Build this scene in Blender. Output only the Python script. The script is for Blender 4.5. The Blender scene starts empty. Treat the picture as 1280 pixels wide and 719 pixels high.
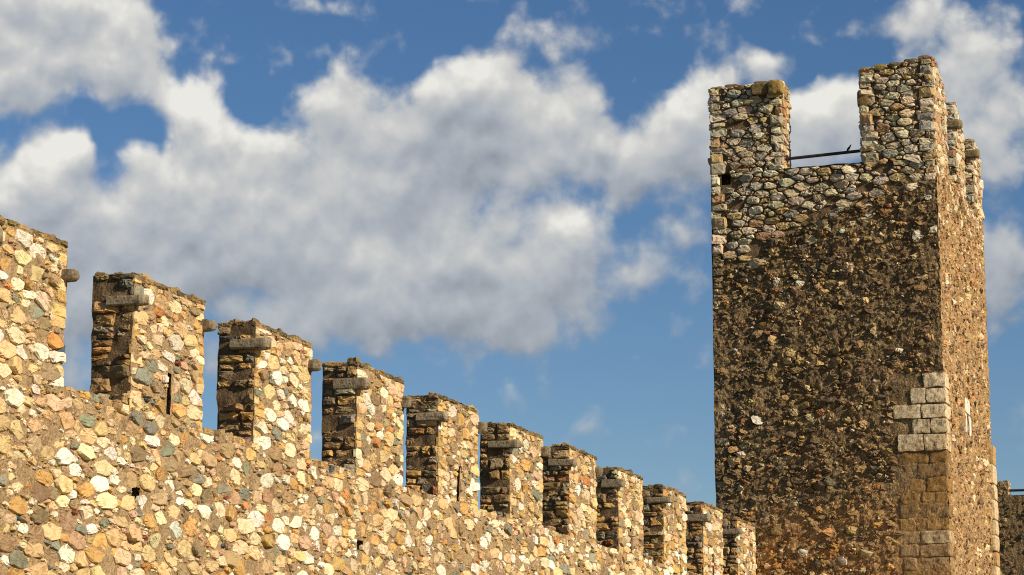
import bpy, math, random
import numpy as np

rng = np.random.default_rng(11)
random.seed(11)
scene = bpy.context.scene
COL = scene.collection

# ------------------------------------------------------------------ frame of the place
F_PX = 3070.0
PITCH = math.radians(11.16)
CAM_Z = 1.6
AZ = math.radians(18.7137)                      # heading of the wall, from +Y towards +X
P0 = (-4.20918, 26.8, 0.0)                      # foot of the wall at t = 0
ROTZ = math.pi / 2 - AZ
# wall frame: x = along the wall (t), y = -u (u = outwards), z = up
DIR = np.array([math.sin(AZ), math.cos(AZ), 0.0])
NOR = np.array([math.cos(AZ), -math.sin(AZ), 0.0])

# ------------------------------------------------------------------ noise
def _hash(ix, iy, iz, seed):
    h = (ix.astype(np.int64) * 374761393 + iy.astype(np.int64) * 668265263 + iz.astype(np.int64) * 2147483647 + seed * 1274126177) & 0xFFFFFFFF
    h = ((h ^ (h >> 13)) * 1274126177) & 0xFFFFFFFF
    h = ((h ^ (h >> 16)) * 2246822519) & 0xFFFFFFFF
    h = h ^ (h >> 15)
    return (h & 0xFFFFFF) / float(0xFFFFFF)

def vnoise(p, seed=0):
    i = np.floor(p).astype(np.int64); f = p - i
    f = f * f * (3 - 2 * f)
    r = 0
    for dx in (0, 1):
        wx = f[:, 0] if dx else 1 - f[:, 0]
        for dy in (0, 1):
            wy = f[:, 1] if dy else 1 - f[:, 1]
            for dz in (0, 1):
                wz = f[:, 2] if dz else 1 - f[:, 2]
                r = r + wx * wy * wz * _hash(i[:, 0] + dx, i[:, 1] + dy, i[:, 2] + dz, seed)
    return r

def fbm(p, freq, octaves=3, seed=0, gain=0.5):
    a, s, tot = 1.0, 0, 0
    for o in range(octaves):
        s = s + a * (vnoise(p * freq + 17.3 * o, seed + o * 7) - 0.5)
        tot += a; a *= gain; freq *= 2.03
    return s / tot * 2

# ------------------------------------------------------------------ mesh collector
class MB:
    def __init__(self):
        self.v = []; self.c = []; self.f = []; self.m = []; self.n = 0
    def add(self, verts, faces, mat=0, col=(1, 1, 1)):
        verts = np.asarray(verts, float)
        base = self.n
        self.v.append(verts)
        self.c.append(np.tile(np.array([*col, 1.0]), (len(verts), 1)))
        for f in faces:
            self.f.append([base + k for k in f])
        self.m.extend([mat] * len(faces))
        self.n += len(verts)
    def build(self, name, mats, parent=None, origin=(0, 0, 0), smooth=False):
        me = bpy.data.meshes.new(name)
        V = np.concatenate(self.v) - np.array(origin)
        me.from_pydata(V.tolist(), [], self.f)
        for m in mats: me.materials.append(m)
        me.polygons.foreach_set('material_index', np.array(self.m, np.int32))
        if smooth: me.polygons.foreach_set('use_smooth', np.ones(len(self.f), bool))
        ca = me.color_attributes.new('stone_tint', 'FLOAT_COLOR', 'POINT')
        ca.data.foreach_set('color', np.concatenate(self.c).ravel())
        me.update()
        o = bpy.data.objects.new(name, me); COL.objects.link(o)
        if parent is not None:
            o.parent = parent
            o.location = np.array(origin) - np.array(parent.get('anchor', (0, 0, 0)))
        else:
            o.location = origin
        o['anchor'] = [float(a) for a in origin]
        return o

class Face:
    """a plane: origin O, right U, up V, outward N (all in the wall frame)"""
    def __init__(s, O, U, V=(0, 0, 1)):
        s.O = np.array(O, float); s.U = np.array(U, float); s.V = np.array(V, float); s.N = np.cross(s.U, s.V)
    def P(s, x, y, h=0):
        x = np.asarray(x, float)[..., None]; y = np.asarray(y, float)[..., None]; h = np.asarray(h, float)[..., None]
        return s.O + x * s.U + y * s.V + h * s.N

def front(u, t0=0, z0=0):      # looks along +n
    return Face((t0, -u, z0), (1, 0, 0))
def endface(t, u0=0, z0=0):    # looks along -d (towards the camera)
    return Face((t, -u0, z0), (0, -1, 0))
def farface(t, u0=0, z0=0):    # looks along +d
    return Face((t, -u0, z0), (0, 1, 0))
def backface(u, t0=0, z0=0):   # looks along -n
    return Face((t0, -u, z0), (-1, 0, 0))

def rough_vec(P, amp, freq, seed=5):
    return np.stack([fbm(P, freq, 3, seed + 31 * k) for k in range(3)], 1) * amp

def sheet(mb, fc, x0, x1, y0, y1, step, amp=0.012, freq=7.0, mat=0, holes=(), offs=None, top=None, hole_depth=0.3, matf=None):
    """rough grid; holes are cut out and get a dark recess behind; top(x) shifts the upper edge"""
    nx = max(1, int(math.ceil((x1 - x0) / step))); ny = max(1, int(math.ceil((y1 - y0) / step)))
    xs = np.linspace(x0, x1, nx + 1); ys = np.linspace(y0, y1, ny + 1)
    xs = list(xs); ys = list(ys)
    for (a, b, c, e) in holes:                  # snap grid lines on the hole's edges
        for val in (a, b):
            xs.append(val)
        for val in (c, e):
            ys.append(val)
    xs = np.array(sorted(set(np.round(xs, 5)))); ys = np.array(sorted(set(np.round(ys, 5))))
    X, Y = np.meshgrid(xs, ys)
    X = X.ravel(); Y = Y.ravel()
    if top is not None:
        Y = y0 + (Y - y0) * (top(X) - y0) / (y1 - y0)
    P = fc.P(X, Y)
    h = offs(X, Y) if offs is not None else None
    D = rough_vec(P, amp, freq)
    P = P + D
    if h is not None: P = P + h[:, None] * fc.N
    W = len(xs)
    faces = []
    for j in range(len(ys) - 1):
        ym = (ys[j] + ys[j + 1]) / 2
        for i in range(W - 1):
            xm = (xs[i] + xs[i + 1]) / 2
            if any(a < xm < b and c < ym < e for a, b, c, e in holes): continue
            k = j * W + i
            faces.append((k, k + 1, k + 1 + W, k + W))
    k0 = len(mb.m)
    mb.add(P, faces, mat)
    if matf is not None:
        A = np.array(faces)
        mb.m[k0:] = [int(q) for q in matf(X[A].mean(1), Y[A].mean(1))]
    for (a, b, c, e) in holes:
        g = 0.09
        q = [fc.P(x, y, hh) for hh in (-.02, -hole_depth) for x, y in ((a - g, c - g), (b + g, c - g), (b + g, e + g), (a - g, e + g))]
        mb.add(np.array(q), [(0, 1, 5, 4), (1, 2, 6, 5), (2, 3, 7, 6), (3, 0, 4, 7), (4, 5, 6, 7)], mat)

# ------------------------------------------------------------------ stones
def clip(poly, nx, ny, dd):
    out = []
    L = len(poly)
    for i in range(L):
        a = poly[i]; b = poly[(i + 1) % L]
        da = a[0] * nx + a[1] * ny - dd; db = b[0] * nx + b[1] * ny - dd
        if da <= 0: out.append(a)
        if (da < 0 and db > 0) or (da > 0 and db < 0):
            t = da / (da - db)
            out.append((a[0] + (b[0] - a[0]) * t, a[1] + (b[1] - a[1]) * t))
    return out

def darts(x0, x1, y0, y1, rad, tries, inside=None, seeds=(), tight=1.55):
    """rubble sites with their radii: big ones first, small ones fill in"""
    cs = 0.35; grid = {}
    pts = []
    def put(x, y, r):
        grid.setdefault((int(x // cs), int(y // cs)), []).append(len(pts)); pts.append((x, y, r))
    for s in seeds: put(*s)
    cx = rng.uniform(x0, x1, tries); cy = rng.uniform(y0, y1, tries)
    rr = np.array([rad(x, y) for x, y in zip(cx, cy)])
    order = np.argsort(-rr + rng.normal(0, 0.02, tries))
    for k in order:
        x, y, r = cx[k], cy[k], rr[k]
        if inside is not None and not inside(x, y): continue
        gx, gy = int(x // cs), int(y // cs); ok = True
        for ix in (gx - 1, gx, gx + 1):
            for iy in (gy - 1, gy, gy + 1):
                for q in grid.get((ix, iy), ()):
                    X, Y, R = pts[q]
                    if (X - x) ** 2 + (Y - y) ** 2 < ((r + R) * 0.5 * tight) ** 2: ok = False; break
                if not ok: break
            if not ok: break
        if ok: put(x, y, r)
    return pts, grid, cs

def cells(pts, grid, cs, spread=(0.95, 1.35), nvr=(4, 6), long=(1.0, 1.3), lean=.35, square=False):
    """irregular polygon for each site, cut where it would meet its neighbours"""
    out = []
    for i, (x, y, r) in enumerate(pts):
        nv = random.randint(*nvr); a0 = random.random() * 6.283
        if square and nv == 4: a0 = .785 + random.gauss(0, .3)
        st = random.uniform(*long); sa = random.gauss(0, lean)
        poly = []
        for k in range(nv):
            a = a0 + 6.283 * (k + random.uniform(-.28, .28)) / nv
            R = r * random.uniform(*spread)
            px, py = math.cos(a) * R * st, math.sin(a) * R / st
            poly.append((x + px * math.cos(sa) - py * math.sin(sa), y + px * math.sin(sa) + py * math.cos(sa)))
        gx, gy = int(x // cs), int(y // cs)
        for ix in (gx - 1, gx, gx + 1):
            for iy in (gy - 1, gy, gy + 1):
                for q in grid.get((ix, iy), ()):
                    if q == i: continue
                    X, Y, R = pts[q]
                    dx, dy = X - x, Y - y; d2 = dx * dx + dy * dy
                    if d2 > 0.7 * 0.7: continue
                    dd = x * dx + y * dy + (d2 + r * r - R * R) / 2
                    poly = clip(poly, dx, dy, dd)
                    if len(poly) < 3: break
        out.append(poly if len(poly) >= 3 else None)
    return out

def stone(mb, fc, poly, h, col, gap=0.01, bev=0.02, tilt=0.12, jit=0.006, mat=1, back=0.03, cut=0.22):
    p = np.array(poly, float)
    area = 0.5 * np.sum(p[:, 0] * np.roll(p[:, 1], -1) - np.roll(p[:, 0], -1) * p[:, 1])
    if area < 0: p = p[::-1]; area = -area
    if area < 0.0006: return
    c = p.mean(0)
    size = math.sqrt(area)
    s = max(0.35, 1 - 2 * gap / size)
    p = c + (p - c) * s
    # drop vertices that almost coincide, then cut the corners
    keep = [k for k in range(len(p)) if np.hypot(*(p[k] - p[k - 1])) > 0.012]
    if len(keep) < 3: return
    p = p[keep]
    a = np.roll(p, 1, 0); b = np.roll(p, -1, 0)
    k1 = rng.uniform(0.06, cut, (len(p), 1)); k2 = rng.uniform(0.06, cut, (len(p), 1))
    q = np.empty((2 * len(p), 2)); q[0::2] = p + (a - p) * k1; q[1::2] = p + (b - p) * k2
    q += rng.normal(0, jit * 0.6, q.shape)
    M = len(q)
    inr = max(0.25, 1 - 2.0 * bev / size)
    tx, ty = rng.normal(0, tilt, 2)
    r2 = c + (q - c) * inr
    r3 = c + (q - c) * inr * 0.5 + rng.normal(0, jit, q.shape)
    def dep(x): return (x[:, 0] - c[0]) * tx + (x[:, 1] - c[1]) * ty
    h1 = h * 0.45 + dep(q) * 0.8 + rng.normal(0, jit, M) * 0.6
    h2 = h + dep(r2) + rng.normal(0, jit, M)
    h3 = h + 0.12 * bev + dep(r3) + rng.normal(0, jit * .55, M)
    P = np.concatenate([fc.P(q[:, 0], q[:, 1], np.full(M, -back)), fc.P(q[:, 0], q[:, 1], h1), fc.P(r2[:, 0], r2[:, 1], h2),
                        fc.P(r3[:, 0], r3[:, 1], h3), fc.P(c[0], c[1], h + 0.14 * bev + rng.normal(0, jit * .35))[None]])
    F = []
    for k in range(M):
        n = (k + 1) % M
        F += [(k, n, M + n, M + k), (M + k, M + n, 2 * M + n, 2 * M + k), (2 * M + k, 2 * M + n, 3 * M + n, 3 * M + k), (3 * M + k, 3 * M + n, 4 * M)]
    mb.add(P, F, mat, col)

def pick(pal):
    names, w = zip(*[(p[0], p[1]) for p in pal])
    c = np.array(random.choices(names, w)[0])
    c = c * random.uniform(0.80, 1.15) * (1 + rng.normal(0, 0.035, 3))
    return tuple(np.clip(c, 0.02, 0.85))

WALL_PAL = [((.66, .49, .26), 24), ((.74, .62, .41), 20), ((.82, .77, .65), 15), ((.58, .37, .14), 12), ((.54, .26, .09), 1.6), ((.64, .46, .30), 6),
            ((.09, .125, .14), 3), ((.27, .28, .21), 5), ((.42, .30, .17), 13), ((.30, .22, .13), 5), ((.24, .08, .05), 1.2)]
EDGE_PAL = [((.66, .46, .20), 6), ((.72, .55, .30), 5), ((.56, .36, .13), 4), ((.78, .68, .48), 3)]
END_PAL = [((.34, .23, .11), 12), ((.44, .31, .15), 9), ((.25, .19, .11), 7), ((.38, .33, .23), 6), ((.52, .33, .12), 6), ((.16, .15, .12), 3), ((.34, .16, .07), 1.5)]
TOWER_PAL = [((.60, .52, .37), 16), ((.69, .61, .45), 11), ((.47, .39, .26), 9), ((.46, .31, .16), 3), ((.36, .20, .11), .8), ((.38, .36, .30), 4), ((.54, .40, .20), 5)]
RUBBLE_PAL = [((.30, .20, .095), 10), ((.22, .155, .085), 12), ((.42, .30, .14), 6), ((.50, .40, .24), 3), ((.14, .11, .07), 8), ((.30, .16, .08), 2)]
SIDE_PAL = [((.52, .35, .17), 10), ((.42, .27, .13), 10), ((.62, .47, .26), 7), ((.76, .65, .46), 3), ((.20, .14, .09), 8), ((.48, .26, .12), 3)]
COPE_PAL = [((.22, .155, .07), 8), ((.17, .125, .06), 8), ((.32, .22, .10), 6), ((.13, .095, .05), 3), ((.40, .28, .12), 3)]

def coursed(mb, fc, x0, x1, y0, y1, rowh, lenr, pal, h=(0.01, 0.03), gap=(0.006, 0.016), skip=0.0, keep=None, tilt=0.12, bev=0.02, over=0.0, jit=0.006, wav=0.02, top=None, cut=0.22):
    """rough courses of unequal stones; over lets the end stones pass the edge"""
    y = y0; row = 0
    while y < y1 - 0.02:
        rh = random.uniform(*rowh)
        if y + rh > y1 - rowh[0] * 0.5: rh = y1 - y
        x = x0 - over * random.uniform(0, 1)
        end = x1 + over * random.uniform(0, 1)
        while x < end - 0.01:
            L = random.uniform(*lenr) * random.uniform(0.75, 1.2)
            if x + L > end - lenr[0] * 0.6: L = end - x
            ns = 1
            if rh > rowh[0] * 1.5 and random.random() < 0.28: ns = 2
            for k in range(ns):
                ya = y + rh * k / ns; yb = y + rh * (k + 1) / ns
                xm, ym = x + L / 2, (ya + yb) / 2
                if random.random() < skip or (keep is not None and not keep(xm, ym)): continue
                if top is not None and yb > top(xm): 
                    yb = top(xm)
                    if yb - ya < 0.03: continue
                w = lambda X, Y: wav * float(math.sin(X * 2.1 + Y * 1.3) + math.sin(X * 4.7 - Y * 3.1) * 0.6)
                e = min(rh / ns, L) * 0.13
                J = lambda: random.uniform(-e, e)
                nv = [(x + J(), ya + J()), (x + L * random.uniform(.4, .6), ya + J()), (x + L + J(), ya + J()), (x + L + J() * .7, (ya + yb) / 2 + J()),
                      (x + L + J(), yb + J()), (x + L * random.uniform(.4, .6), yb + J()), (x + J(), yb + J()), (x + J() * .7, (ya + yb) / 2 + J())]
                nv = [(X, Y + (w(X, Y) if y0 + 0.05 < Y < y1 - 0.05 else 0)) for X, Y in nv]
                stone(mb, fc, nv, random.uniform(*h), pick(pal), random.uniform(*gap), bev, tilt, jit, cut=cut)
            x += L
        y += rh; row += 1

def block(mb, lo, hi, col, mat=1, amp=0.012, step=0.07, seed=3, round_=0.012):
    """a rough squared block between two corners of the wall frame (x, y, z)"""
    lo = np.array(lo, float); hi = np.array(hi, float)
    sz = hi - lo; ctr = (hi + lo) / 2
    n = [max(2, int(math.ceil(a / step))) for a in sz]
    idx = {}; V = []; F = []
    def vid(i, j, k):
        key = (i, j, k)
        if key not in idx:
            idx[key] = len(V)
            p = lo + sz * np.array([i / n[0], j / n[1], k / n[2]])
            V.append(p)
        return idx[key]
    for ax in range(3):
        b, c = (ax + 1) % 3, (ax + 2) % 3
        for side in (0, n[ax]):
            for p in range(n[b]):
                for q in range(n[c]):
                    def g(pp, qq):
                        t = [0, 0, 0]; t[ax] = side; t[b] = pp; t[c] = qq
                        return vid(*t)
                    f = (g(p, q), g(p + 1, q), g(p + 1, q + 1), g(p, q + 1))
                    F.append(f if side else f[::-1])
    V = np.array(V)
    # soften the arrises, then roughen
    rel = np.abs(V - ctr) / (sz / 2)
    edge = (rel > 0.999).sum(1)
    V = V - np.sign(V - ctr) * (rel > 0.999) * (np.maximum(edge - 1, 0) * round_)[:, None]
    V = V + rough_vec(V + seed, amp, 6.0)
    mb.add(V, F, mat, col)

def tongue(mb, t, u0, u1, z, w, hgt, col, mat=1):
    """long projecting slab with a rounded nose; it lies along u, centred on t"""
    out = []
    nose = 7
    pl = [(-w / 2, 0.0), (w / 2, 0.0)]
    L = u1 - u0
    for k in range(nose + 1):
        a = math.pi / 2 - math.pi * k / nose
        pl.append((math.sin(a) * w / 2, L - w * 0.42 + math.cos(a) * w * 0.42))
    M = len(pl)
    rings = []
    for (zz, sc) in ((0.0, 0.88), (hgt * .16, 1.0), (hgt * .5, 1.03), (hgt * .84, 1.0), (hgt, 0.9)):
        rings.append([(t + a * sc, -(u0 + b * (1 - (1 - sc) * .3)), z + zz) for a, b in pl])
    V = np.array(rings).reshape(-1, 3)
    V = V + rough_vec(V, 0.026, 8.0, 77)
    F = []
    for r in range(4):
        for k in range(M):
            n = (k + 1) % M
            F.append((r * M + n, r * M + k, (r + 1) * M + k, (r + 1) * M + n))
    F.append(tuple(range(M))); F.append(tuple(reversed(range(4 * M, 5 * M))))
    mb.add(V, [f[::-1] for f in F], mat, col)

# ------------------------------------------------------------------ materials
def new_mat(name):
    m = bpy.data.materials.new(name); m.use_nodes = True
    nt = m.node_tree; b = nt.nodes['Principled BSDF']
    return m, nt, b

def N(nt, typ, **kw):
    n = nt.nodes.new(typ)
    for k, v in kw.items():
        if hasattr(n, k): setattr(n, k, v)
        else: n.inputs[k.replace('_', ' ')].default_value = v
    return n

def ramp(nt, stops, src):
    r = nt.nodes.new('ShaderNodeValToRGB')
    el = r.color_ramp.elements
    el[0].position, el[0].color = stops[0][0], (*stops[0][1], 1)
    el[1].position, el[1].color = stops[-1][0], (*stops[-1][1], 1)
    for p, c in stops[1:-1]:
        e = el.new(p); e.color = (*c, 1)
    nt.links.new(src, r.inputs[0])
    return r.outputs[0]

def stone_mat(name, fine=55.0, bump=0.9, stain=0.35):
    m, nt, b = new_mat(name); L = nt.links
    b.inputs['Roughness'].default_value = 0.86
    b.inputs['Specular IOR Level'].default_value = 0.25
    at = N(nt, 'ShaderNodeAttribute', attribute_name='stone_tint')
    tc = N(nt, 'ShaderNodeTexCoord')
    n1 = N(nt, 'ShaderNodeTexNoise'); n1.inputs['Scale'].default_value = 11; n1.inputs['Detail'].default_value = 5; n1.inputs['Roughness'].default_value = .65
    n2 = N(nt, 'ShaderNodeTexNoise'); n2.inputs['Scale'].default_value = fine; n2.inputs['Detail'].default_value = 4; n2.inputs['Roughness'].default_value = .7
    L.new(tc.outputs['Object'], n1.inputs['Vector']); L.new(tc.outputs['Object'], n2.inputs['Vector'])
    # weathering: patches of brown and grey on each stone
    st = ramp(nt, [(.36, (.52, .40, .27)), (.52, (1, 1, 1)), (.72, (1.0, .97, .92))], n1.outputs['Fac'])
    fn = ramp(nt, [(.30, (.62, .58, .52)), (.5, (1, 1, 1)), (.75, (1.12, 1.1, 1.06))], n2.outputs['Fac'])
    x1 = N(nt, 'ShaderNodeMix', data_type='RGBA', blend_type='MULTIPLY'); x1.inputs[0].default_value = stain * 2 if stain < .5 else 1
    L.new(at.outputs['Color'], x1.inputs[6]); L.new(st, x1.inputs[7])
    x2 = N(nt, 'ShaderNodeMix', data_type='RGBA', blend_type='MULTIPLY'); x2.inputs[0].default_value = 0.8
    L.new(x1.outputs[2], x2.inputs[6]); L.new(fn, x2.inputs[7])
    n3 = N(nt, 'ShaderNodeTexNoise'); n3.inputs['Scale'].default_value = .55; n3.inputs['Detail'].default_value = 6; n3.inputs['Roughness'].default_value = .62
    L.new(tc.outputs['Object'], n3.inputs['Vector'])
    wd = ramp(nt, [(.34, (.84, .77, .66)), (.46, (1, .99, .97)), (.66, (1.12, 1.1, 1.07))], n3.outputs['Fac'])
    x3 = N(nt, 'ShaderNodeMix', data_type='RGBA', blend_type='MULTIPLY'); x3.inputs[0].default_value = 0.9
    L.new(x2.outputs[2], x3.inputs[6]); L.new(wd, x3.inputs[7])
    L.new(x3.outputs[2], b.inputs['Base Color'])
    ad = N(nt, 'ShaderNodeMath', operation='MULTIPLY_ADD'); ad.inputs[1].default_value = 1.6
    L.new(n1.outputs['Fac'], ad.inputs[0]); L.new(n2.outputs['Fac'], ad.inputs[2])
    bp = N(nt, 'ShaderNodeBump'); bp.inputs['Strength'].default_value = bump; bp.inputs['Distance'].default_value = 0.016
    L.new(ad.outputs[0], bp.inputs['Height']); L.new(bp.outputs[0], b.inputs['Normal'])
    return m

def mortar_mat(name, c0, c1, c2, scale=6.0, bump=1.0, dist=0.02, grit=70.0):
    m, nt, b = new_mat(name); L = nt.links
    b.inputs['Roughness'].default_value = 0.95
    b.inputs['Specular IOR Level'].default_value = 0.12
    tc = N(nt, 'ShaderNodeTexCoord')
    n1 = N(nt, 'ShaderNodeTexNoise'); n1.inputs['Scale'].default_value = scale; n1.inputs['Detail'].default_value = 8; n1.inputs['Roughness'].default_value = .7
    n2 = N(nt, 'ShaderNodeTexNoise'); n2.inputs['Scale'].default_value = grit; n2.inputs['Detail'].default_value = 3; n2.inputs['Roughness'].default_value = .75
    v = N(nt, 'ShaderNodeTexVoronoi'); v.inputs['Scale'].default_value = grit * .5
    for n in (n1, n2, v): L.new(tc.outputs['Object'], n.inputs['Vector'])
    mx = N(nt, 'ShaderNodeMath', operation='MULTIPLY_ADD'); mx.inputs[1].default_value = 0.6
    L.new(n2.outputs['Fac'], mx.inputs[0])
    sc = N(nt, 'ShaderNodeMath', operation='MULTIPLY'); sc.inputs[1].default_value = 0.5
    L.new(n1.outputs['Fac'], sc.inputs[0]); L.new(sc.outputs[0], mx.inputs[2])
    col = ramp(nt, [(.40, c0), (.55, c1), (.72, c2)], mx.outputs[0])
    L.new(col, b.inputs['Base Color'])
    hh = N(nt, 'ShaderNodeMath', operation='SUBTRACT')
    L.new(mx.outputs[0], hh.inputs[0])
    vs = N(nt, 'ShaderNodeMath', operation='MULTIPLY'); vs.inputs[1].default_value = 0.35
    L.new(v.outputs['Distance'], vs.inputs[0]); L.new(vs.outputs[0], hh.inputs[1])
    bp = N(nt, 'ShaderNodeBump'); bp.inputs['Strength'].default_value = bump; bp.inputs['Distance'].default_value = dist
    L.new(hh.outputs[0], bp.inputs['Height']); L.new(bp.outputs[0], b.inputs['Normal'])
    return m

M_STONE = stone_mat('rubble_stone', 60, 0.9, 0.26)
M_DARKSTONE = stone_mat('weathered_stone', 40, 1.0, 0.5)
M_MORTAR = mortar_mat('lime_mortar', (.145, .095, .05), (.315, .215, .115), (.47, .35, .20), 4.0, 1.0, .04, 32)
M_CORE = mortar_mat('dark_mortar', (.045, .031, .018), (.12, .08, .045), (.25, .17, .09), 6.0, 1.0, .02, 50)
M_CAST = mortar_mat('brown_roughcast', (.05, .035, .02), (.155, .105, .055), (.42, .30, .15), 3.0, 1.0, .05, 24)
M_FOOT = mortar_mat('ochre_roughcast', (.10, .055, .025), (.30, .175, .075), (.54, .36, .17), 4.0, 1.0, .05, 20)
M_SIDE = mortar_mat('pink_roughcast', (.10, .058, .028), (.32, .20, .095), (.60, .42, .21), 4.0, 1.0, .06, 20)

m, nt, b = new_mat('black_iron'); M_IRON = m
b.inputs['Base Color'].default_value = (.018, .017, .018, 1); b.inputs['Roughness'].default_value = .6
nz = N(nt, 'ShaderNodeTexNoise'); nz.inputs['Scale'].default_value = 30
nt.links.new(ramp(nt, [(.4, (.012, .012, .013)), (.7, (.035, .024, .018))], nz.outputs['Fac']), b.inputs['Base Color'])
m, nt, b = new_mat('dark_feathers'); M_BIRD = m
b.inputs['Roughness'].default_value = .7
nz = N(nt, 'ShaderNodeTexNoise'); nz.inputs['Scale'].default_value = 60
nt.links.new(ramp(nt, [(.4, (.02, .02, .024)), (.7, (.05, .045, .04))], nz.outputs['Fac']), b.inputs['Base Color'])
m, nt, b = new_mat('dry_ground'); M_GROUND = m
b.inputs['Roughness'].default_value = .95
nz = N(nt, 'ShaderNodeTexNoise'); nz.inputs['Scale'].default_value = .35; nz.inputs['Detail'].default_value = 9; nz.inputs['Roughness'].default_value = .7
tcg = N(nt, 'ShaderNodeTexCoord'); nt.links.new(tcg.outputs['Object'], nz.inputs['Vector'])
nt.links.new(ramp(nt, [(.38, (.06, .075, .025)), (.5, (.13, .12, .05)), (.64, (.27, .21, .13))], nz.outputs['Fac']), b.inputs['Base Color'])

# ------------------------------------------------------------------ things
def thing(name, label, cat, anchor, group=None):
    o = bpy.data.objects.new(name, None); COL.objects.link(o)
    w = np.array(P0) + DIR * anchor[0] - NOR * anchor[1] + np.array([0, 0, anchor[2]])
    o.location = w; o.rotation_euler = (0, 0, ROTZ)
    o.empty_display_size = 0.5
    o['anchor'] = [float(a) for a in anchor]
    o['label'] = label; o['category'] = cat; o['kind'] = 'thing'
    if group: o['group'] = group
    return o

# ================================================================== the crenellated wall
SILL, TOP, THK = 5.56, 7.10, 0.50
MER = [(-6.38, -4.66, 7.09), (-3.20, -1.52, 7.09), (0.0, 1.80, 7.06), (3.24, 4.99, 7.075), (6.54, 8.29, 7.09), (9.72, 11.47, 7.10), (12.99, 14.69, 7.11),
       (16.18, 17.80, 7.14), (19.19, 20.84, 7.11), (22.33, 24.06, 7.12), (25.44, 27.14, 7.11), (28.47, 30.20, 7.08)]
SLITS = {2: (.935, 5.53, 6.07), 5: (10.59, 5.56, 6.12), 8: (20.02, 5.59, 6.14), 10: (26.26, 5.58, 6.14)}
HOLES = [(0.09, 0.29, 4.54, 4.68), (6.60, 6.82, 4.53, 4.67), (13.6, 13.8, 4.5, 4.62), (20.4, 20.6, 4.55, 4.68)]
T_START, T_END = -8.2, 30.24
WF = front(0.0)

wall = thing('curtain_wall', 'long sunlit rubble stone wall with a row of square merlons leading to the tower', 'wall', (12.0, 0, 0))

def in_merlon(x, z):
    for a, b, tp in MER:
        if a <= x <= b and z < tp - 0.02: return True
    return False

def rad(x, z):
    r = 0.056 * math.exp(rng.normal(0, 0.55))
    if z < 4.15 and x < 3: r *= 1.25
    if z < 3.2: r *= 1.5
    if z > SILL: r *= 0.93
    return min(max(r, 0.028), 0.20)

EDGEW = .22
seeds = []
def ok_site(x, z):
    if z > SILL - 0.03:
        if not in_merlon(x, z): return False
        if any(a - .01 < x < a + EDGEW * .8 or b - EDGEW * .8 < x < b + .01 for a, b, tp in MER): return False
    for k, (sx, s0, s1) in SLITS.items():
        if abs(x - sx) < 0.07 and s0 - .05 < z < s1 + .05: return False
    for (a, b, c, e) in HOLES:
        if a - .05 < x < b + .05 and c - .05 < z < e + .05: return False
    return True
WFL = 1.85                                       # stones lie about twice as long as high
pts, grid, cs = darts(T_START, T_END, 0.05 * WFL, (TOP + 0.02) * WFL, lambda x, y: rad(x, y / WFL), 260000, lambda x, y: ok_site(x, y / WFL), seeds, 1.46)
polys = [p and [(x_, y_ / WFL) for x_, y_ in p] for p in cells(pts, grid, cs, spread=(0.95, 1.5), nvr=(4, 6), long=(1.0, 1.3), lean=.5, square=True)]
pts = [(x_, y_ / WFL, r_) for x_, y_, r_ in pts]

wall_mb = MB(); mer_mb = [MB() for _ in MER]
# mortar beds
def wall_bed(X, Z):
    return np.zeros_like(X) + 0.012 * fbm(np.stack([X, Z, Z * 0], 1), 1.6, 2, 9)
sheet(wall_mb, WF, T_START, T_END, 0.0, SILL, 0.045, 0.020, 8.0, 0, HOLES, wall_bed)
sheet(wall_mb, Face((T_START, 0, SILL), (1, 0, 0), (0, 1, 0)), 0, T_END - T_START, 0, THK, 0.08, 0.02, 6.0, 0)
sheet(wall_mb, backface(-THK, T_END, 0), 0, T_END - T_START, 4.45, SILL, 0.4, 0.02, 6.0, 0)
sheet(wall_mb, Face((T_START, THK, 4.45), (1, 0, 0), (0, 1, 0)), 0, T_END - T_START, 0, 0.9, 0.4, 0.02, 6.0, 0)
sheet(wall_mb, backface(-THK - 0.9, T_END, 0), 0, T_END - T_START, 0, 4.45, 0.5, 0.03, 3.0, 0)
sheet(wall_mb, endface(T_START, -THK - .9, 0), 0, THK + .9, 0, 4.45, 0.2, 0.02, 6.0, 0)
sheet(wall_mb, endface(T_START, -THK, 0), 0, THK, 4.45, SILL, 0.2, 0.02, 6.0, 0)
# flat stones along the sills of the gaps, as seen on their front arris
edges = [(T_START, MER[0][0])] + [(MER[i][1], MER[i + 1][0]) for i in range(len(MER) - 1)]
for a, b in edges:
    if b - a > 0.2:
        coursed(wall_mb, WF, a + .02, b - .02, SILL - .085, SILL + .015, (.1, .11), (.12, .34), WALL_PAL + COPE_PAL, (.0, .03), (.006, .02), 0.15, tilt=.2)
        fcs = Face((a, 0, SILL), (1, 0, 0), (0, 1, 0))
        coursed(wall_mb, fcs, 0.02, b - a - .02, 0.0, THK, (.12, .2), (.15, .3), END_PAL, (.0, .03), (.01, .02), 0.2, tilt=.2)

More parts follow.
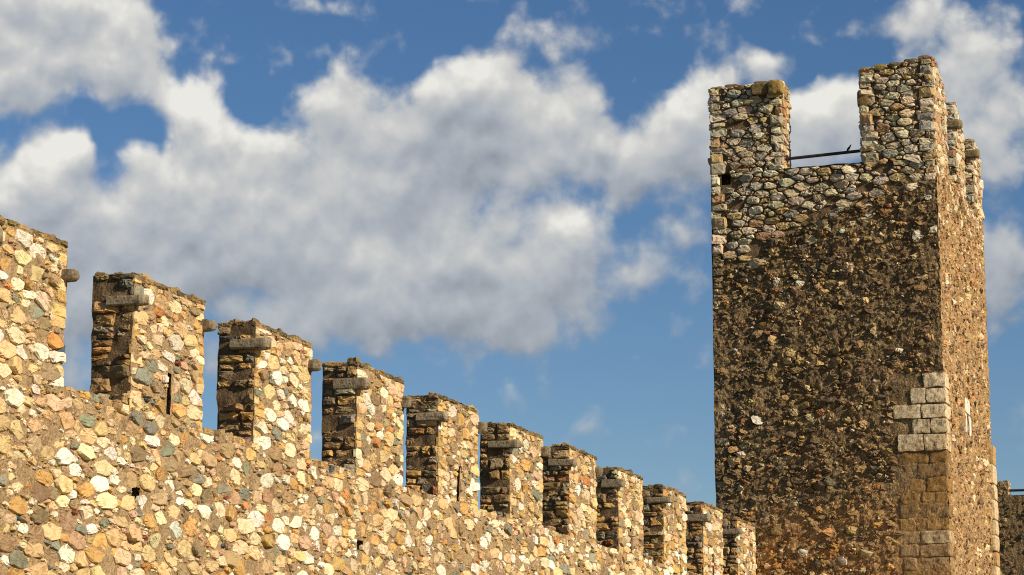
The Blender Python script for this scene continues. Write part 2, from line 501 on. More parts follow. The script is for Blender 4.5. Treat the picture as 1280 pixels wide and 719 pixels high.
for i, (a, b, tp) in enumerate(MER):
    mb = mer_mb[i]
    holes = []
    if i in SLITS:
        sx, s0, s1 = SLITS[i]; holes = [(sx - .052, sx + .052, max(s0, SILL + .03), s1)]
    tops = lambda X, tp=tp, i=i: tp - 0.02 + 0.02 * np.sin(np.asarray(X) * 5 + i)
    sheet(mb, WF, a, b, SILL, tp - .02, 0.045, 0.014, 8.0, 0, holes, hole_depth=.4)
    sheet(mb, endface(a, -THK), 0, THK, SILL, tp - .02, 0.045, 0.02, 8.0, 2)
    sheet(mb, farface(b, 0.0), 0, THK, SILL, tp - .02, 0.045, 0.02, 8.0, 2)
    sheet(mb, backface(-THK, b), 0, b - a, SILL, tp - .02, 0.1, 0.02, 8.0, 0)
    sheet(mb, Face((a, 0, tp - .02), (1, 0, 0), (0, 1, 0)), 0, b - a, 0, THK, 0.06, 0.03, 7.0, 2)
    # near end: thin uneven courses, deep joints
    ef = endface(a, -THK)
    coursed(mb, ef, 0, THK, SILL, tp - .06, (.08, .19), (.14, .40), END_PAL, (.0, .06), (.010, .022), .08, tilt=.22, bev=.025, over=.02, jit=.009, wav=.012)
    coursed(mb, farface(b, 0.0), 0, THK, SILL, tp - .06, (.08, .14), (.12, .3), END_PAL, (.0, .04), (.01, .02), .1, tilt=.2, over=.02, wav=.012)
    # squarer stones up both edges of the sunlit face
    z = SILL - .05
    while z < tp - .1:
        for e, sg_ in ((a, 1), (b, -1)):
            hh = random.uniform(.085, .16); wd = random.uniform(.14, .34)
            zz = z + random.uniform(-.02, .02)
            x0, x1 = (e - random.uniform(-.008, .018), e + wd) if sg_ > 0 else (e - wd, e + random.uniform(-.008, .018))
            J = lambda: random.uniform(-.014, .014)
            z1 = min(zz + hh, tp - .07)
            if z1 - zz > .04:
                stone(mb, WF, [(x0, zz + J()), (x1 + (J() if sg_ > 0 else 0), zz + J()), (x1, z1 + J()), (x0, z1 + J())], random.uniform(.0, .02), pick(EDGE_PAL if random.random() < .75 else WALL_PAL), random.uniform(.003, .008), .014, .08, .005)
        z += random.uniform(.11, .145)
    # weathered coping course, lichen brown
    for fc, ln in ((WF, (a, b)), (ef, (0, THK)), (farface(b, 0.0), (0, THK)), (backface(-THK, b), (0, b - a))):
        coursed(mb, fc, ln[0], ln[1], tp - .065, tp - .005, (.06, .065), (.14, .36), COPE_PAL, (.0, .022), (.002, .006), .04, tilt=.12, over=.015, jit=.007, wav=.0)
    fct = Face((a, 0, tp - .02), (1, 0, 0), (0, 1, 0))
    coursed(mb, fct, 0, b - a, 0, THK, (.12, .2), (.15, .36), COPE_PAL, (-.01, .055), (.004, .012), .12, tilt=.16, over=.0, jit=.007)

def mer_of(x, z):
    for i, (a, b, tp) in enumerate(MER):
        if a - .02 <= x <= b + .02: return i
    return -1
for (x, z, r), poly in zip(pts, polys):
    if poly is None: continue
    P = np.array(poly); c = P.mean(0)
    i = mer_of(c[0], c[1])
    if c[1] > SILL and i >= 0:
        a, b, tp = MER[i]
        e = random.uniform(-.012, .022)
        poly = clip(poly, -1, 0, -(a - e)); 
        if len(poly) >= 3: poly = clip(poly, 1, 0, b + e)
        if len(poly) >= 3: poly = clip(poly, 0, 1, tp - .07)
        tgt = mer_mb[i]
    else:
        if i < 0 or not (MER[i][0] + .05 < P[:, 0].min() and P[:, 0].max() < MER[i][1] - .05):
            poly = clip(poly, 0, 1, SILL - .07 if i < 0 else SILL)
        tgt = wall_mb
    if len(poly) < 3: continue
    for k, (sx, s0, s1) in SLITS.items():
        if abs(c[0] - sx) < .3 and s0 - .02 < c[1] < s1 + .02:
            poly = clip(poly, 1, 0, sx - .062) if c[0] < sx else clip(poly, -1, 0, -(sx + .062))
            if len(poly) < 3: break
    if len(poly) < 3: continue
    sz = r / 0.075
    edge_stone = c[1] > SILL and i >= 0 and (c[0] - MER[i][0] < .12 or MER[i][1] - c[0] < .12)
    if random.random() < 0.03: continue
    pal = WALL_PAL
    col = pick(pal)
    if sz > 1.2 and sum(col) < .5: col = pick(WALL_PAL[:4])
    stone(tgt, WF, poly, random.uniform(.002, .034) * min(1.2, sz + .25), col, random.uniform(.003, .012), .011, .13, .006, cut=.16)

wall_mb.build('wall_face', [M_MORTAR, M_STONE, M_CORE], wall, (12.0, 0, 0))
for i, (a, b, tp) in enumerate(MER):
    ctr = ((a + b) / 2, THK / 2, SILL)
    mo = mer_mb[i].build('merlon', [M_MORTAR, M_STONE, M_CORE], wall, ctr)
    for tt in ((a + .055, b - .05) if i < len(MER) - 1 else (a + .055,)):
        sl = MB()
        g = random.uniform(.75, 1.1)
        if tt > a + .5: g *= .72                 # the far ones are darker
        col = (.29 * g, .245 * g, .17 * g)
        zz = tp - .39 + random.uniform(-.05, .035) + (.01 if tt > a + .5 else 0)
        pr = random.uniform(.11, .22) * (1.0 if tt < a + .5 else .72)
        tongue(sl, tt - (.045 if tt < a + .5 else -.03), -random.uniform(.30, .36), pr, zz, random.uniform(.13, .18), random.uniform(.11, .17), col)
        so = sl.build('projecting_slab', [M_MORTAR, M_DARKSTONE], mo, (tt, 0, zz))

# ================================================================== the tower
TT = 30.26; UL, UR = -0.91, 4.335; TD = 7.5; TSILL = 15.30; PT = 0.70
tw = thing('tower', 'tall square stone tower with notched battlements, its front darkly weathered and its side sunlit', 'tower', (TT + TD / 2, -(UL + UR) / 2, 0))
TF = endface(TT, 0.0)              # x = u
TR = front(UR, TT)                 # x = t - TT
body = MB()

zb_x = [-1.0, .1, .45, 1.2, 2.1, 3.0, 3.9, 4.5]; zb_y = [13.0, 13.2, 13.7, 13.95, 14.3, 14.55, 14.75, 14.95]
def zb(u): return np.interp(u, zb_x, zb_y)
def front_off(X, Z):
    P = np.stack([X, X * 0, Z], 1)
    e = 1 / (1 + np.exp(-(Z - zb(X) + 0.5 * fbm(P, 1.7, 3, 21)) / 0.22))   # 1 where the facing is bare
    rough = 0.04 * fbm(P, 1.1, 2, 31) + 0.03 * fbm(P, 3.2, 3, 41) + 0.03 * fbm(P, 7.5, 3, 51) + 0.022 * fbm(P, 16, 2, 61)
    rough = rough - .07 * np.maximum(0, fbm(P, 2.3, 3, 91) - .42) * 4 - .06 * np.exp(-((X - 2.0 - .05 * np.sin(Z * 3)) / .035) ** 2) * ((Z > 9.8) & (Z < 11.2)) - .10 * np.exp(-((Z - 12.0 - .06 * np.sin(X * 5)) / .06) ** 2) * ((X > 1.55) & (X < 2.15))
    low = 1 / (1 + np.exp((Z - 7.8) / .25))
    rough = rough * np.where((X > 3.1) & (Z < 10.4), .3, 1.0)
    return (1 - e) * rough + e * (-0.045 + .012 * fbm(P, 9, 2, 71)) + low * 0.02 * fbm(P, 4.5, 2, 81)
PUT = [(-.66, -.44, 15.02, 15.29)]
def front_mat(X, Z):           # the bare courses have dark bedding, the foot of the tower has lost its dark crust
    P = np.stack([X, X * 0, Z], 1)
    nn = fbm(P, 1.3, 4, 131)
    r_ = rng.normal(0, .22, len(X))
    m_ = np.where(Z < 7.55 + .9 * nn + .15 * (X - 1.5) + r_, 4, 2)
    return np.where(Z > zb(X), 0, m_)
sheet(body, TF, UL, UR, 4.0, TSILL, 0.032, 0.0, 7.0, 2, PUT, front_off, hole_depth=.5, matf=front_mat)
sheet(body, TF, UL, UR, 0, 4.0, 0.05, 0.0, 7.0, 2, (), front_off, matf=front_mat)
SLITW = (3.38, 3.74, 9.40, 9.86)
def side_off(X, Z):
    P = np.stack([X, X * 0 + 50, Z], 1)
    groove = -0.03 * np.exp(-((X - 3.95 + .1 * np.sin(Z * 1.3)) / .10) ** 2) * (Z > 9)
    return 0.03 * fbm(P, 3.0, 3, 42) + 0.05 * (np.abs(fbm(P, 7.0, 3, 52)) - .2) + 0.02 * fbm(P, 14, 2, 62) + groove
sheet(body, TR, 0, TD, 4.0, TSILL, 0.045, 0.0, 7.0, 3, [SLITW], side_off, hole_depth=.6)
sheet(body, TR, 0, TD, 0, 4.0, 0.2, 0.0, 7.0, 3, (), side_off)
sheet(body, backface(UL, TT + TD), 0, TD, 0, TSILL, 0.3, 0.03, 2.0, 2)
sheet(body, farface(TT + TD, UR), 0, UR - UL, 0, TSILL, 0.3, 0.03, 2.0, 2)
# parapet tops, inner faces and platform
def top_strip(t0, t1, u0, u1, z, step=.1):
    sheet(body, Face((t0, -u1, z), (1, 0, 0), (0, 1, 0)), 0, t1 - t0, 0, u1 - u0, step, 0.035, 6.0, 2)
top_strip(TT, TT + PT, UL, UR, TSILL); top_strip(TT + TD - PT, TT + TD, UL, UR, TSILL)
top_strip(TT + PT, TT + TD - PT, UR - PT, UR, TSILL); top_strip(TT + PT, TT + TD - PT, UL, UL + PT, TSILL)
FL = TSILL - 1.3
sheet(body, farface(TT + PT, UR - PT), 0, UR - UL - 2 * PT, FL, TSILL, .3, .02, 6, 2)
sheet(body, endface(TT + TD - PT, UL + PT), 0, UR - UL - 2 * PT, FL, TSILL, .3, .02, 6, 2)
sheet(body, backface(UR - PT, TT + TD - PT), 0, TD - 2 * PT, FL, TSILL, .3, .02, 6, 2)
sheet(body, front(UL + PT, TT + PT), 0, TD - 2 * PT, FL, TSILL, .3, .02, 6, 2)
sheet(body, Face((TT + PT, -(UR - PT), FL), (1, 0, 0), (0, 1, 0)), 0, TD - 2 * PT, 0, UR - UL - 2 * PT, .5, .01, 6, 2)

def bare(u, z):
    return z > zb(u) - .05 + random.gauss(0, .34) and not (PUT[0][0] - .08 < u < PUT[0][1] + .08 and PUT[0][2] - .06 < z < PUT[0][3] + .06)
FLAT = 1.75
def rubble(mb, fc, x0, x1, y0, y1, pal, keep=None, r0=.098, spread_=.45, h=(-.005, .045), gap=(.008, .02), top=None, tries=9000, edge=True, skip=.03):
    """roughly coursed dry rubble: squarer stones at the edges, long irregular ones between, small ones wedged in"""
    sd_ = []
    if edge:
        for e, sg_ in ((x0, 1), (x1, -1)):
            y = y0 - .03
            while y < y1:
                hh = random.uniform(.11, .27); wd = random.uniform(.20, .42)
                xa, xb = (e - random.uniform(-.01, .02), e + wd) if sg_ > 0 else (e - wd, e + random.uniform(-.01, .02))
                if fc is TF and sg_ > 0 and y + hh > PUT[0][2] and y < PUT[0][3]: xb = min(xb, PUT[0][0] - .02)
                J = lambda: random.uniform(-.022, .022)
                tt = min(y + hh, (top(e) if top else y1) - .03)
                if tt - y > .05 and (keep is None or keep((xa + xb) / 2, y + hh / 2)):
                    stone(mb, fc, [(xa, y + J()), (xb, y + J()), (xb + J(), tt + J()), (xa, tt + J())], random.uniform(*h), pick(pal), random.uniform(*gap), .04, .16, .010)
                    for ex in np.arange(min(xa, xb) + .05, max(xa, xb), .1): sd_.append((float(ex), (y + hh / 2) * FLAT, hh * FLAT * .42))
                y += hh
    nseed = len(sd_)
    rd = lambda x, z: min(max(r0 * math.exp(rng.normal(0, spread_)), .035), .21)
    p_, g_, c_ = darts(x0 + .02, x1 - .02, y0 * FLAT, y1 * FLAT, rd, tries, None, sd_, 1.36)
    for k_, ((x, z, r), poly) in enumerate(zip(p_, cells(p_, g_, c_, spread=(1.05, 1.7), nvr=(4, 6), long=(1.0, 1.35), lean=.3, square=True))):
        z /= FLAT
        if poly is not None: poly = [(a_, b_ / FLAT) for a_, b_ in poly]
        if k_ < nseed or poly is None or random.random() < skip: continue
        if keep is not None and not keep(x, z): continue
        poly = clip(poly, 1, 0, x1 + .01)
        if len(poly) >= 3: poly = clip(poly, -1, 0, -(x0 - .01))
        if len(poly) >= 3: poly = clip(poly, 0, 1, (top(x) if top else y1) - .02)
        if len(poly) < 3: continue
        stone(mb, fc, poly, random.uniform(*h), pick(pal), random.uniform(*gap), max(.010, min(.034, r * .24)), .16, .010, cut=.2)
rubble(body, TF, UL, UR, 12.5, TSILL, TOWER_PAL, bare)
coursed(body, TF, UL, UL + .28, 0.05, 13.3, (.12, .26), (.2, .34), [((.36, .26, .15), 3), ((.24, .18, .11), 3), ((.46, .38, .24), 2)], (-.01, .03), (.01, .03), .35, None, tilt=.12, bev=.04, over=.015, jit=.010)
# stones that show through the roughcast
def trad(x, z):
    r = 0.050 * math.exp(rng.normal(0, 0.5))
    return min(max(r, .024), .16)
def cast_site(u, z):
    if z > zb(u) - .1: return False
    if u > 3.2 and z < 10.4: return False
    return True
CFL = 1.35
tp_, tg_, tc_ = darts(UL + .05, UR - .05, 0.1 * CFL, 15.2 * CFL, trad, 33000, lambda x, y: cast_site(x, y / CFL), (), 1.5)
for (x, z, r), poly in zip(tp_, cells(tp_, tg_, tc_, spread=(.85, 1.45), nvr=(4, 7))):
    if poly is None: continue
    z /= CFL; poly = [(a_, b_ / CFL) for a_, b_ in poly]
    low = z < 7.6 + random.gauss(0, .4)
    if random.random() > .84: continue
    poly = clip(poly, -1, 0, -(UL + .02))
    if len(poly) >= 3: poly = clip(poly, 1, 0, UR - .01)
    if len(poly) < 3: continue
    edge_ = x < UL + .25 or x > UR - .2
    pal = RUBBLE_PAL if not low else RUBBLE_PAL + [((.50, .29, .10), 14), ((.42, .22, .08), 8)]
    col = pick(pal)
    if random.random() < (.24 if r < .055 else .10): col = pick([((.66, .52, .30), 3), ((.60, .43, .20), 3), ((.66, .60, .48), 3)])
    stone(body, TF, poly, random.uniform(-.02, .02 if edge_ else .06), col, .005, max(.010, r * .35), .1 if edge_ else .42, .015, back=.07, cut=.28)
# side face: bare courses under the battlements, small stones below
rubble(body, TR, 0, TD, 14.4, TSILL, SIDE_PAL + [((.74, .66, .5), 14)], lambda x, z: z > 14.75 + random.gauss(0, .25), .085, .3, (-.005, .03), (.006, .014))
def side_site(x, z):
    return not (x < .55 and z < 10.4) and not (x > 6.9 and z < 9.7) and not (2.9 < x < 4.1 and 9.3 < z < 10.4)
SFL = 1.9
sp, sg, sc_ = darts(.03, TD - .03, 0.1 * SFL, 14.9 * SFL, lambda x, z: min(max(.085 * math.exp(rng.normal(0, .42)), .035), .2), 19000, lambda x, y: side_site(x, y / SFL), (), 1.55)
for (x, z, r), poly in zip(sp, cells(sp, sg, sc_, spread=(.85, 1.4))):
    if poly is None or random.random() > .8: continue
    z /= SFL; poly = [(a_, b_ / SFL) for a_, b_ in poly]
    poly = clip(poly, -1, 0, -.01)
    if len(poly) >= 3: poly = clip(poly, 1, 0, TD - .01)
    if len(poly) < 3: continue
    edge_ = x < .2 or x > TD - .35
    stone(body, TR, poly, random.uniform(-.005, .015 if edge_ else .035), pick(SIDE_PAL), .006, max(.012, r * .4), .06 if edge_ else .22, .01, back=.05)
TA = (TT + TD / 2, -(UL + UR) / 2, 0)
body.build('tower_wall', [M_CORE, M_STONE, M_CAST, M_SIDE, M_FOOT], tw, TA)

# corner quoins, front right: five pale courses over ochre ones
q = MB()
rows = [(10.33, 10.02, 3.89), (10.0, 9.66, 3.60), (9.64, 9.33, 3.20), (9.31, 8.99, 3.62), (8.97, 8.60, 3.28)]
for k, (z1, z0, u0) in enumerate(rows):
    g = random.uniform(.9, 1.08)
    pale = (.64 * g, .54 * g, .37 * g)
    dep = .62 if k % 2 == 0 else .48
    cutu = u0 + (4.335 - u0) * random.uniform(.45, .6)
    if 4.335 - u0 > .6:
        block(q, (TT - .045, -(cutu - .008), z0), (TT + .2, -u0, z1), tuple(c * .93 for c in pale), 1, .032, .045, k, .005)
        block(q, (TT - .05, -(UR + .045), z0 + .004), (TT + dep, -(cutu + .008), z1 - .004), pale, 1, .032, .045, k + 20, .005)
    else:
        block(q, (TT - .05, -(UR + .045), z0), (TT + dep, -u0, z1), pale, 1, .032, .045, k, .005)
z = 8.585; k = 0
while z > 0.05:
    hgt = random.uniform(.26, .33); z0 = max(z - hgt, 0)
    u0 = 3.25 + random.uniform(-.06, .08); dep = .62 if k % 2 == 0 else .46
    w = random.random()
    c = (.31, .19, .07) if w < .6 else ((.25, .165, .075) if w < .85 else (.30, .205, .105))
    pr_ = (.40, .315, .19) if 6.75 < z < 7.06 else None
    if k in (0, 2): u0 += .15
    cu = [u0] + sorted(random.uniform(u0 + .3, 4.0) for _ in range(random.choice((1, 1, 2)))) + [UR + .03]
    for j in range(len(cu) - 1):
        g = random.uniform(.85, 1.12); cc = tuple(a * g for a in (pr_ if pr_ and j == len(cu) - 2 else c))
        last = j == len(cu) - 2
        if cu[j + 1] - cu[j] < .15: continue
        block(q, (TT - random.uniform(.0, .03), -(cu[j + 1] - (0 if last else .004)), z0 + .003), (TT + (dep if last else .2), -(cu[j] + .004), z - .003), cc, 1, .034, .045, k * 3 + j, .008)
    z = z0; k += 1
q.build('quoin', [M_CAST, M_DARKSTONE], tw, TA)
# far corner quoins of the sunlit side
q = MB(); z = 9.6; k = 0
while z > 0.05:
    hgt = random.uniform(.34, .5); z0 = max(z - hgt, 0)
    c = (.62, .50, .32) if random.random() < .6 else (.50, .34, .16)
    block(q, (TT + TD - (.62 if k % 2 else .45), -(UR + .11), z0 + .006), (TT + TD + .10, -(UR - .3), z - .006), c, 1, .018, .08, k)
    z = z0; k += 1
q.build('quoin', [M_CAST, M_DARKSTONE], tw, TA)

# slit window with pale stone surround
wf = MB()
block(wf, (TT + 3.12, -(UR + .03), 9.88), (TT + 3.92, -(UR - .2), 10.24), (.70, .66, .56), 1, .012, .08, 1)
block(wf, (TT + 3.12, -(UR + .03), 9.40), (TT + 3.37, -(UR - .2), 9.87), (.68, .63, .52), 1, .012, .08, 2)
block(wf, (TT + 3.75, -(UR + .03), 9.38), (TT + 3.97, -(UR - .2), 9.87), (.72, .68, .60), 1, .012, .08, 3)
wf.build('window_surround', [M_CAST, M_STONE], tw, (TT + 3.5, -UR, 9.4))

# battlements of the tower
def box_merlon(name, t0, t1, u0, u1, z0, ztop, side_pal, slope=(0, 0), extra=None, fine=.06, frontpal=TOWER_PAL):
    """slope = how far the top falls along t and along u"""
    mb = MB()
    tp = lambda t, u: ztop - slope[0] * (t - t0) / (t1 - t0) + slope[1] * (u - u0) / (u1 - u0)
    zmax = ztop + max(0, slope[1])
    o = -.03
    ef = endface(t0 - o, 0); ff = front(u1 + o); fa = farface(t1 + o, 0); bk = backface(u0 - o, 0)
    topf = lambda u: tp(t0, np.asarray(u)) - .03
    sheet(mb, ef, u0 - o, u1 + o, z0, ztop, fine, .018, 7, 0, top=topf)
    sheet(mb, ff, t0 - o, t1 + o, z0, ztop, fine, .018, 7, 2, top=lambda t: tp(np.asarray(t), u1) - .03)
    sheet(mb, fa, -(u1 + o), -(u0 - o), z0, ztop, .1, .018, 7, 0, top=lambda x: tp(t1, -np.asarray(x)) - .03)
    sheet(mb, bk, -(t1 + o), -(t0 - o), z0, ztop, .1, .018, 7, 0, top=lambda x: tp(-np.asarray(x), u0) - .03)
    # top
    nx, ny = 8, 8
    T, U = np.meshgrid(np.linspace(t0 - o, t1 + o, nx), np.linspace(u0 - o, u1 + o, ny))
    V = np.stack([T.ravel(), -U.ravel(), (tp(T, U) - .03).ravel()], 1); V = V + rough_vec(V, .018, 7)
    mb.add(V, [(j * nx + i, (j + 1) * nx + i, (j + 1) * nx + i + 1, j * nx + i + 1) for j in range(ny - 1) for i in range(nx - 1)], 0)
    ef = endface(t0, 0); ff = front(u1); fa = farface(t1, 0); bk = backface(u0, 0)
    rubble(mb, ef, u0, u1, z0, zmax, frontpal, None, .098, .45, top=lambda u: tp(t0, u), tries=3500)
    rubble(mb, ff, t0, t1, z0, zmax, side_pal, None, .09, .3, (-.005, .035), (.006, .014), top=lambda t: tp(t, u1), tries=3000)
    rubble(mb, fa, -u1, -u0, z0, zmax, frontpal, None, .11, .3, top=lambda x: tp(t1, -x), tries=2000)
    rubble(mb, bk, -t1, -t0, z0, zmax, frontpal, None, .11, .3, top=lambda x: tp(-x, u0), tries=2000)
    # ragged capping stones
    n = max(2, int((t1 - t0) / .3)); mU = max(2, int((u1 - u0) / .3))
    for i in range(n):
        for j in range(mU):
            if 0 < i < n - 1 and 0 < j < mU - 1: continue
            ta = t0 + (t1 - t0) * i / n; tb = t0 + (t1 - t0) * (i + 1) / n - .015
            ua = u0 + (u1 - u0) * j / mU; ub = u0 + (u1 - u0) * (j + 1) / mU - .015
            zz = min(tp(ta, ua), tp(tb, ub))
            block(mb, (ta - random.uniform(-.01, .03), -ub, zz - .10), (tb, -ua, zz + random.uniform(.0, .06)), pick(COPE_PAL + [((.36, .27, .10), 6)]), 1, .03, .09, i * 7 + j)
    if extra: extra(mb)
    return mb.build(name, [M_CORE, M_STONE, M_SIDE], tw, ((t0 + t1) / 2, -(u0 + u1) / 2, z0))

SIDE_TOP = [((.62, .52, .36), 8), ((.56, .42, .24), 8), ((.66, .60, .48), 5), ((.46, .28, .15), 4)]
def left_extra(mb):
    block(mb, (TT - .20, -.86, 17.06), (TT + .45, -.52, 17.36), (.30, .21, .07), 1, .045, .045, 4, .01)
    block(mb, (TT - .15, -.515, 17.10), (TT + .40, -.12, 17.35), (.17, .125, .055), 1, .045, .045, 14, .01)
    block(mb, (TT - .06, -.30, 16.9), (TT + .2, .12, 17.02), (.44, .36, .22), 1, .03, .07, 8)
box_merlon('merlon', TT, TT + PT, UL, .84, TSILL, 17.38, SIDE_TOP, (0, .05), left_extra)
def right_extra(mb):
    block(mb, (TT - .04, -2.86, 16.62), (TT + .3, -2.58, 17.0), (.20, .13, .05), 1, .02, .07, 4)
box_merlon('merlon', TT, TT + PT, 2.64, UR, TSILL, 17.52, SIDE_TOP, (.0, .16), right_extra)
box_merlon('merlon', TT + PT + .01, TT + 1.85, UR - PT, UR - .004, TSILL, 17.62, SIDE_TOP, (.30, 0))
mB = box_merlon('merlon', TT + 3.36, TT + 4.55, UR - PT, UR, TSILL, 17.50, SIDE_TOP, (.55, 0))
mC = box_merlon('merlon', TT + 6.30, TT + 7.5, UR - PT, UR, TSILL, 17.30, SIDE_TOP, (.28, 0))
for mo, t, z in ((mB, 3.36, 16.80), (mC, 6.30, 16.78)):
    s = MB(); tongue(s, TT + t + .05, UR - .45, UR + .15, z, .26, .20, (.22, .175, .09))
    s.build('projecting_slab', [M_CORE, M_DARKSTONE], mo, (TT + t, -UR, z))

def rod(mb, a, b, r, n=10, mat=0):
    a = np.array(a, float); b = np.array(b, float); ax = (b - a) / np.linalg.norm(b - a)
    s = np.cross(ax, (0, 0, 1)); s /= np.linalg.norm(s); w = np.cross(s, ax)
    V = [p + (s * math.cos(6.2832 * k / n) + w * math.sin(6.2832 * k / n)) * r for p in (a, b) for k in range(n)]
    F = [(k, (k + 1) % n, n + (k + 1) % n, n + k) for k in range(n)] + [tuple(reversed(range(n))), tuple(range(n, 2 * n))]
    mb.add(V, F, mat)
rail = MB()
RT = TT + .30
rod(rail, (RT, -.76, 15.59), (RT, -2.74, 15.65), .037)
for u_, z_ in ((.845, 15.592), (2.635, 15.648)):
    rod(rail, (RT, -(u_ - .03), z_), (RT, -(u_ + .03), z_), .085, 8)
rail.build('iron_rail', [M_IRON], tw, (RT, -1.75, 15.6))

# ================================================================== bird on the rail
def loft(mb, path, mat=0, n=12):
    """path: list of (centre, radius across, radius deep); one closed body"""
    V = []; C = [np.array(p[0], float) for p in path]
    for i, (c, ra, rb) in enumerate(path):
        ax = C[min(i + 1, len(C) - 1)] - C[max(i - 1, 0)]; ax /= np.linalg.norm(ax)
        s = np.cross(ax, (1, 0, 0)); s /= np.linalg.norm(s); w = np.cross(s, ax)
        for k in range(n):
            a = 6.2832 * k / n
            V.append(C[i] + s * math.cos(a) * ra + w * math.sin(a) * rb)
    F = [(i * n + k, i * n + (k + 1) % n, (i + 1) * n + (k + 1) % n, (i + 1) * n + k) for i in range(len(path) - 1) for k in range(n)]
    F += [tuple(reversed(range(n))), tuple(range((len(path) - 1) * n, len(path) * n))]
    mb.add(V, F, mat)
bu, bz = 2.30, 15.682
bird = thing('bird', 'small dark bird perched on the black rail between the tower merlons', 'bird', (RT, -bu, bz))
bm_ = MB()
BS = .82
B = lambda u, z, w, dpt, t=0: ((RT + t * BS, -(bu + u * BS), bz + z * BS), w * BS, dpt * BS)
loft(bm_, [B(-.085, -.07, .004, .006), B(-.060, -.035, .010, .012), B(-.035, 0.0, .018, .02), B(-.015, .03, .030, .030), B(.008, .062, .034, .033), B(.028, .092, .028, .027),
           B(.042, .113, .019, .019), B(.050, .128, .020, .020), B(.058, .142, .018, .018), B(.066, .152, .010, .010), B(.075, .160, .004, .004), B(.086, .166, .001, .001)])
for s in (-.012, .012):
    rod(bm_, (RT + s, -(bu - .004), bz + .03), (RT + s, -(bu + .004), bz - .012), .003, 6)
bm_.build('body', [M_BIRD], bird, (RT, -bu, bz), smooth=True)
wg = MB()
for s in (-1, 1):
    loft(wg, [B(-.066, -.020, .004, .003, s * .012), B(-.035, .025, .016, .006, s * .026), B(-.005, .062, .020, .008, s * .031), B(.016, .088, .012, .006, s * .027), B(.026, .10, .003, .003, s * .022)], n=8)
    wg.build('wing', [M_BIRD], bird, (RT, -bu, bz), smooth=True); wg = MB()

# ================================================================== wall beyond the tower
FT = 52.0
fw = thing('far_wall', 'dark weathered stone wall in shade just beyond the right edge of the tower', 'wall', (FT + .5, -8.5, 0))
FA = (FT + .5, -8.5, 0)
FF = endface(FT, 0)
FZ = 9.92
f = MB()
def far_off(X, Z):
    P = np.stack([X, X * 0 + 90, Z], 1)
    return 0.03 * fbm(P, 3.2, 3, 43) + 0.04 * (np.abs(fbm(P, 7.5, 3, 53)) - .2)
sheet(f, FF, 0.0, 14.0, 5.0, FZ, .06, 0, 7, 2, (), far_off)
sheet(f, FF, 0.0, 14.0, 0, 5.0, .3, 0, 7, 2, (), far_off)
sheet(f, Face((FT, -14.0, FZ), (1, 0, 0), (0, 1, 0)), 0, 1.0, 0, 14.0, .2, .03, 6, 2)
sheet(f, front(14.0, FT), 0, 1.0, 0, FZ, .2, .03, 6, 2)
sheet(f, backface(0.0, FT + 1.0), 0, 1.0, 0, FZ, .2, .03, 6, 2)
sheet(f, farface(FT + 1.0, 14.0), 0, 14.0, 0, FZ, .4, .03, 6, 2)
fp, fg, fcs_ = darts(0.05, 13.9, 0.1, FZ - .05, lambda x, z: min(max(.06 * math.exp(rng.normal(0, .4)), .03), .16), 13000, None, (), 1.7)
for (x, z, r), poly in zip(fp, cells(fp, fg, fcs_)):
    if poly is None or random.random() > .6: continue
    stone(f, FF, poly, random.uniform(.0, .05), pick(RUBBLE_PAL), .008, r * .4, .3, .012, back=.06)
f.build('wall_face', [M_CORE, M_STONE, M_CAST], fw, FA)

for a, b in ((1.30, 2.89), (4.6, 6.2)):
    mm = MB()
    ca = (FT, -b, FZ)
    sheet(mm, FF, a, b, FZ, FZ + .44, .07, .03, 6, 2)
    sheet(mm, front(b, FT), 0, .6, FZ, FZ + .44, .07, .03, 6, 0)
    sheet(mm, backface(a, FT + .6), 0, .6, FZ, FZ + .44, .1, .03, 6, 0)
    sheet(mm, farface(FT + .6, 0), -b, -a, FZ, FZ + .44, .1, .03, 6, 0)
    sheet(mm, Face((FT, -b, FZ + .44), (1, 0, 0), (0, 1, 0)), 0, .6, 0, b - a, .07, .03, 6, 0)
    coursed(mm, FF, a, b, FZ, FZ + .47, (.12, .2), (.16, .34), [((.40, .30, .14), 4), ((.26, .19, .10), 5)], (-.005, .04), (.01, .025), .05, tilt=.2, bev=.035, jit=.012, over=.02)
    coursed(mm, front(b, FT), 0, .6, FZ, FZ + .46, (.12, .2), (.16, .3), SIDE_TOP, (-.005, .03), (.01, .02), .05, tilt=.2, bev=.03, jit=.012)
    mm.build('merlon', [M_CORE, M_STONE, M_CAST], fw, (FT, -(a + b) / 2, FZ))
rl = MB(); rod(rl, (FT + .25, -2.7, 10.10), (FT + .25, -4.8, 10.08), .04)
rl.build('iron_rail', [M_IRON], fw, (FT + .25, -3.7, 10.1))

# ================================================================== ground
me = bpy.data.meshes.new('ground')
g = 60; R_ = 3000.0
lin = np.sign(np.linspace(-1, 1, g)) * np.abs(np.linspace(-1, 1, g)) ** 3 * R_
GX, GY = np.meshgrid(lin, lin)
gv = np.stack([GX.ravel(), GY.ravel(), np.full(GX.size, -0.02)], 1)
me.from_pydata(gv.tolist(), [], [(j * g + i, j * g + i + 1, (j + 1) * g + i + 1, (j + 1) * g + i) for j in range(g - 1) for i in range(g - 1)])
me.materials.append(M_GROUND)
go = bpy.data.objects.new('ground', me); COL.objects.link(go); go['kind'] = 'structure'

